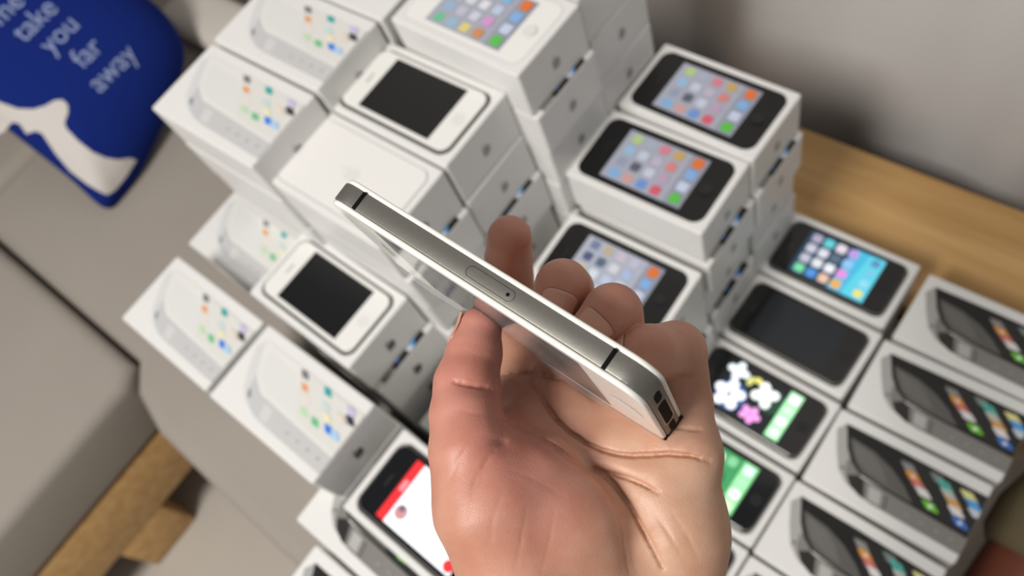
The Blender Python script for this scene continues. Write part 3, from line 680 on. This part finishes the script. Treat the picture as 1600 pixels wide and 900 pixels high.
for pts, dep, wid in CREASES:
    pts = [((1 - t) * np.array(pts[i]) + t * np.array(pts[i + 1])) for i in range(len(pts) - 1) for t in (0, .25, .5, .75)] + [np.array(pts[-1])] if len(pts) < 7 else [((1 - t) * np.array(pts[i]) + t * np.array(pts[i + 1])) for i in range(len(pts) - 1) for t in (0, .5)] + [np.array(pts[-1])]
    P3 = [h for h in (first_hit(*p) for p in pts) if h is not None]
    if len(P3) < 2: continue
    A = np.array(P3); s0 = region(A.min(0), A.max(0), wid * 6 + 1); G = np.zeros(D[s0].shape, np.float32)
    for i in range(len(P3) - 1):
        a, b = P3[i], P3[i + 1]
        if np.linalg.norm(a - b) > 22: continue
        nn_ = len(P3) - 1; f0 = min(1.0, 0.3 + 0.9 * (i + 0.5) / max(1.0, nn_ * 0.35)); f1 = min(1.0, 0.3 + 0.9 * (nn_ - i - 0.5) / max(1.0, nn_ * 0.35))
        inw = a / np.linalg.norm(a); d = None; dd = dep * (0.62 if dep < 2.5 else 0.9) * min(f0, f1)
        for k in range(int(dd / 0.6) + 1):
            q = cone(s0, a + inw * k * 0.6, 0, b + inw * k * 0.6, 0); d = q if d is None else np.minimum(d, q)
        G = np.maximum(G, 1.25 * dd * np.exp(-(d / (0.34 + 0.2 * wid)) ** 2) + 0.30 * dep * min(f0, f1) * np.exp(-(d / (wid * 3.2)) ** 2))
    D[s0] += G
# flesh gives way to the phone
X = ax[0][:, None, None] - PT[0]; Y = ax[1][None, :, None] - PT[1]; Z = ax[2][None, None, :] - PT[2]
lx = np.abs(X * EX[0] + Y * EX[1] + Z * EX[2]) - 57.55; ly = np.abs(X * EY[0] + Y * EY[1] + Z * EY[2]) - 4.62; lz = np.abs(X * EZ[0] + Y * EZ[1] + Z * EZ[2] - 29.3) - 29.25
D = np.maximum(D, -np.maximum(np.maximum(lx, ly), lz)).astype(np.float32); del lx, ly, lz
def surface_nets(D):
    ins = D < 0; s = np.zeros(tuple(n - 1 for n in D.shape), np.int8)
    for i in (0, 1):
        for j in (0, 1):
            for k in (0, 1): s += ins[i:i + s.shape[0], j:j + s.shape[1], k:k + s.shape[2]]
    act = np.argwhere((s > 0) & (s < 8)); idx = np.full(s.shape, -1, np.int32); idx[tuple(act.T)] = np.arange(len(act))
    acc = np.zeros((len(act), 3)); cnt = np.zeros(len(act)); C = [(i, j, k) for i in (0, 1) for j in (0, 1) for k in (0, 1)]
    val = {c: D[act[:, 0] + c[0], act[:, 1] + c[1], act[:, 2] + c[2]] for c in C}
    for c in C:
        for a in range(3):
            if c[a] == 0:
                e = list(c); e[a] = 1; e = tuple(e); va, vb = val[c], val[e]; m = (va < 0) != (vb < 0)
                t = va[m] / (va[m] - vb[m]); q = np.tile(np.array(c, float), (m.sum(), 1)); q[:, a] += t; acc[m] += q; cnt[m] += 1
    V = LO + H * (act + acc / cnt[:, None]); F = []
    for a in range(3):
        b, c = (a + 1) % 3, (a + 2) % 3
        sl0 = [slice(None)] * 3; sl1 = [slice(None)] * 3; sl0[a] = slice(0, -1); sl1[a] = slice(1, None)
        A, B = ins[tuple(sl0)], ins[tuple(sl1)]; e = np.argwhere(A != B)
        ok = (e[:, b] > 0) & (e[:, c] > 0) & (e[:, b] < D.shape[b] - 1) & (e[:, c] < D.shape[c] - 1); e = e[ok]
        flip = A[tuple(e.T)]
        def cell(db, dc): q = e.copy(); q[:, b] -= db; q[:, c] -= dc; return idx[tuple(q.T)]
        q = np.stack([cell(1, 1), cell(0, 1), cell(0, 0), cell(1, 0)], 1)
        q[~flip] = q[~flip][:, ::-1]; F.append(q)
    F = np.concatenate(F); F = F[(F >= 0).all(1)]; return V, F
HV, HF = surface_nets(D)
def relax(V, F, it, lam=0.5):
    e = np.concatenate([F[:, [0, 1]], F[:, [1, 2]], F[:, [2, 3]], F[:, [3, 0]]]); e = np.concatenate([e, e[:, ::-1]])
    n = np.bincount(e[:, 0], minlength=len(V)).clip(1)
    for s in range(it):
        for l in (lam, -lam * 1.02):
            m = np.stack([np.bincount(e[:, 0], V[e[:, 1], k], minlength=len(V)) for k in range(3)], 1) / n[:, None]; V = V + l * (m - V)
    return V
HV = relax(HV, HF, 1, 0.35)
HAND = empty('hand', tuple(cam2w(pxz(950, 985, 250))))
tag(HAND, 'left hand, palm up, holding the white phone between thumb and curled fingers', 'hand')
org = np.array(HAND.location)
Wv = cam2w(HV) - org
# skin tint that belongs to the skin: rosy finger pads and thenar, paler yellowish heel
def near(p, r): return np.exp(-((HV - p) ** 2).sum(1) / (r * r))
rosy = np.clip(near(pxz(745, 540, 250), 22) + 0.9 * near(pxz(850, 740, 230), 26) + 0.5 * near(pxz(797, 370, 284), 22) + 0.4 * near(pxz(955, 500, 238), 24) + 0.6 * near(pxz(760, 650, 240), 18), 0, 1)
pale = np.clip(near(pxz(1060, 820, 238), 30) + 0.7 * near(pxz(960, 660, 252), 22), 0, 1) * (1 - 0.6 * rosy)
me = bpy.data.meshes.new('hand_skin'); me.from_pydata(Wv.tolist(), [], HF.tolist())
base = np.array(lin((192, 142, 118))); ros = np.array(lin((194, 132, 117))); pal = np.array(lin((198, 160, 134)))
cc = base + (ros - base) * rosy[:, None] + (pal - base) * pale[:, None]
bm = bmesh.new(); bm.from_mesh(me); bmesh.ops.recalc_face_normals(bm, faces=bm.faces[:])
# forearm: continue the open rim at the wrist
dirw = Vector(0.06 * RIGHT + 0.98 * DOWN + 0.12 * FWD).normalized()
rim = [e for e in bm.edges if e.is_boundary]; nv0 = len(bm.verts)
for step in range(9):
    g = bmesh.ops.extrude_edge_only(bm, edges=rim); nv = [v for v in g['geom'] if isinstance(v, bmesh.types.BMVert)]; rim = [e for e in g['geom'] if isinstance(e, bmesh.types.BMEdge) and e.is_boundary]
    c = sum((v.co for v in nv), Vector()) / len(nv)
    for v in nv: v.co = c + (v.co - c) * (1.035 if step else 0.98) + dirw * 0.024
bmesh.ops.holes_fill(bm, edges=rim, sides=0)
bm.to_mesh(me); bm.free(); me.polygons.foreach_set('use_smooth', [True] * len(me.polygons))
ca = me.color_attributes.new('Tint', 'FLOAT_COLOR', 'POINT'); allc = np.ones((len(me.vertices), 4), np.float32); allc[:, :3] = base; allc[:len(cc), :3] = cc
ca.data.foreach_set('color', allc.ravel())
sk = bpy.data.materials.new('skin'); sk.use_nodes = True; nt = sk.node_tree; b = nt.nodes['Principled BSDF']
at = nt.nodes.new('ShaderNodeAttribute'); at.attribute_name = 'Tint'; tc = nt.nodes.new('ShaderNodeTexCoord')
n1 = nt.nodes.new('ShaderNodeTexNoise'); n1.inputs['Scale'].default_value = 90; n1.inputs['Detail'].default_value = 5
mx = nt.nodes.new('ShaderNodeMix'); mx.data_type = 'RGBA'; mx.blend_type = 'MULTIPLY'; mx.inputs[0].default_value = 1.0
rp = nt.nodes.new('ShaderNodeValToRGB'); rp.color_ramp.elements[0].position = .35; rp.color_ramp.elements[1].position = .65
rp.color_ramp.elements[0].color = (0.90, 0.80, 0.76, 1); rp.color_ramp.elements[1].color = (1.0, 1.0, 1.0, 1)
nt.links.new(tc.outputs['Object'], n1.inputs['Vector']); nt.links.new(n1.outputs['Fac'], rp.inputs['Fac'])
nt.links.new(at.outputs['Color'], mx.inputs[6]); nt.links.new(rp.outputs['Color'], mx.inputs[7]); nt.links.new(mx.outputs[2], b.inputs['Base Color'])
mp = nt.nodes.new('ShaderNodeMapping'); mp.inputs['Rotation'].default_value = (0.4, 0.5, 0.9); mp.inputs['Scale'].default_value = (1, 3.2, 1.6)
n2 = nt.nodes.new('ShaderNodeTexNoise'); n2.inputs['Scale'].default_value = 800; n2.inputs['Detail'].default_value = 3
n3 = nt.nodes.new('ShaderNodeTexVoronoi'); n3.inputs['Scale'].default_value = 1300; n3.feature = 'DISTANCE_TO_EDGE'
ad = nt.nodes.new('ShaderNodeMath'); ad.operation = 'MULTIPLY_ADD'; ad.inputs[1].default_value = 0.6
nt.links.new(tc.outputs['Object'], mp.inputs['Vector']); nt.links.new(mp.outputs['Vector'], n2.inputs['Vector']); nt.links.new(tc.outputs['Object'], n3.inputs['Vector'])
nt.links.new(n3.outputs['Distance'], ad.inputs[0]); nt.links.new(n2.outputs['Fac'], ad.inputs[2])
bp = nt.nodes.new('ShaderNodeBump'); bp.inputs['Strength'].default_value = 0.2; bp.inputs['Distance'].default_value = 0.0004
nt.links.new(ad.outputs[0], bp.inputs['Height']); nt.links.new(bp.outputs['Normal'], b.inputs['Normal'])
b.inputs['Roughness'].default_value = 0.46; b.inputs['Specular IOR Level'].default_value = 0.4
b.inputs['Subsurface Weight'].default_value = 0.06; b.inputs['Subsurface Radius'].default_value = (1.0, 0.35, 0.2); b.inputs['Subsurface Scale'].default_value = 0.0013
me.materials.append(sk)
ho = bpy.data.objects.new('hand_skin', me); COL.objects.link(ho); ho.parent = HAND
# nails
NAIL = mat('nail', (200, 148, 128), 0.22, coat=0.2)
def nail(dip, tip, dorsal, ang=38, l0=0.15, l1=1.45, lift=0.8):
    a, ra = dip; t, rt = tip; d = t - a; L = np.linalg.norm(d); d = d / L; n = np.array(dorsal, float); n -= d * (n @ d); n /= np.linalg.norm(n); s = np.cross(d, n)
    V = []; F = []; nu, nv = 12, 12
    for j in range(nv + 1):
        v = j / nv
        for i in range(nu + 1):
            u = -1 + 2 * i / nu
            rr = math.sqrt(max(0, 1 - (0.92 * abs(u)) ** 2.6))            # rounded cuticle
            x0 = L * l0 + (1 - rr) * 3.2; x1 = L + rt * (l1 - 1) + 0.6 * rr; x = x0 + (x1 - x0) * v
            th = math.radians(ang) * u; k = np.clip(x / L, 0, 1); r = ra + (rt - ra) * k + lift
            if x > L: r = math.sqrt(max((rt + lift) ** 2 - (0.55 * (x - L)) ** 2, 1))
            V.append(a + d * x + (n * math.cos(th) + s * math.sin(th)) * r)
    for j in range(nv):
        for i in range(nu): q = j * (nu + 1) + i; F.append((q, q + 1, q + nu + 2, q + nu + 1))
    o = mesh_obj('fingernail', cam2w(np.array(V)) - org, F, NAIL, HAND, smooth=True)
    m = o.modifiers.new('t', 'SOLIDIFY'); m.thickness = 0.0004; m.offset = 0
nail(middle[2], middle[3], (0.10, -0.25, -1.0)); nail(ring[2], ring[3], (-0.05, -0.35, -1.0)); nail(pinky[3], pinky[4], (0.15, -0.6, -0.8), l0=.45)
nail(index[2], index[3], (0.1, 0.25, 1.0), l1=1.0, lift=0.4); nail(thumb[1], thumb[0], (-1.0, 0.05, 0.12), lift=0.45)

# ---------------------------------------------------------------- knee of the person at the lower right
per = empty('person', (0.20, 0.22, 0.0)); tag(per, 'dark bare lower leg below a khaki trouser leg at the lower right corner', 'person')
def tube(name, path, m, parent, n=20):
    V = []; F = []
    for i, (c, r) in enumerate(path):
        c = np.array(c, float); d = np.array(path[min(i + 1, len(path) - 1)][0], float) - np.array(path[max(i - 1, 0)][0], float); d /= np.linalg.norm(d)
        s = np.cross(d, [0.2, 0.1, 1]); s /= np.linalg.norm(s); u = np.cross(s, d)
        for k in range(n): a = 2 * PI * k / n; V.append(c + (s * math.cos(a) + u * math.sin(a)) * r - np.array(parent.location))
    for i in range(len(path) - 1):
        for k in range(n): F.append((i * n + k, i * n + (k + 1) % n, (i + 1) * n + (k + 1) % n, (i + 1) * n + k))
    F.append(tuple(range(n - 1, -1, -1))); F.append(tuple(range((len(path) - 1) * n, len(path) * n)))
    return mesh_obj(name, V, F, m, parent, smooth=True)
tube('lower_leg', [((0.165, 0.40, 0.26), .045), ((0.158, 0.33, 0.245), .05), ((0.150, 0.25, 0.22), .056), ((0.146, 0.17, 0.18), .055), ((0.145, 0.09, 0.13), .045), ((0.145, 0.02, 0.09), .036), ((0.150, -0.03, 0.07), .034)], mat('leg_skin', (120, 66, 50), 0.5, bump=.1, scale=120), per)
tube('trouser_leg', [((0.66, 0.42, 0.36), .085), ((0.50, 0.43, 0.335), .082), ((0.36, 0.43, 0.30), .078), ((0.27, 0.41, 0.275), .076), ((0.205, 0.375, 0.258), .074), ((0.165, 0.33, 0.243), .072), ((0.153, 0.285, 0.231), .070), ((0.150, 0.262, 0.224), .066), ((0.149, 0.252, 0.222), .058)], KHAKI, per)
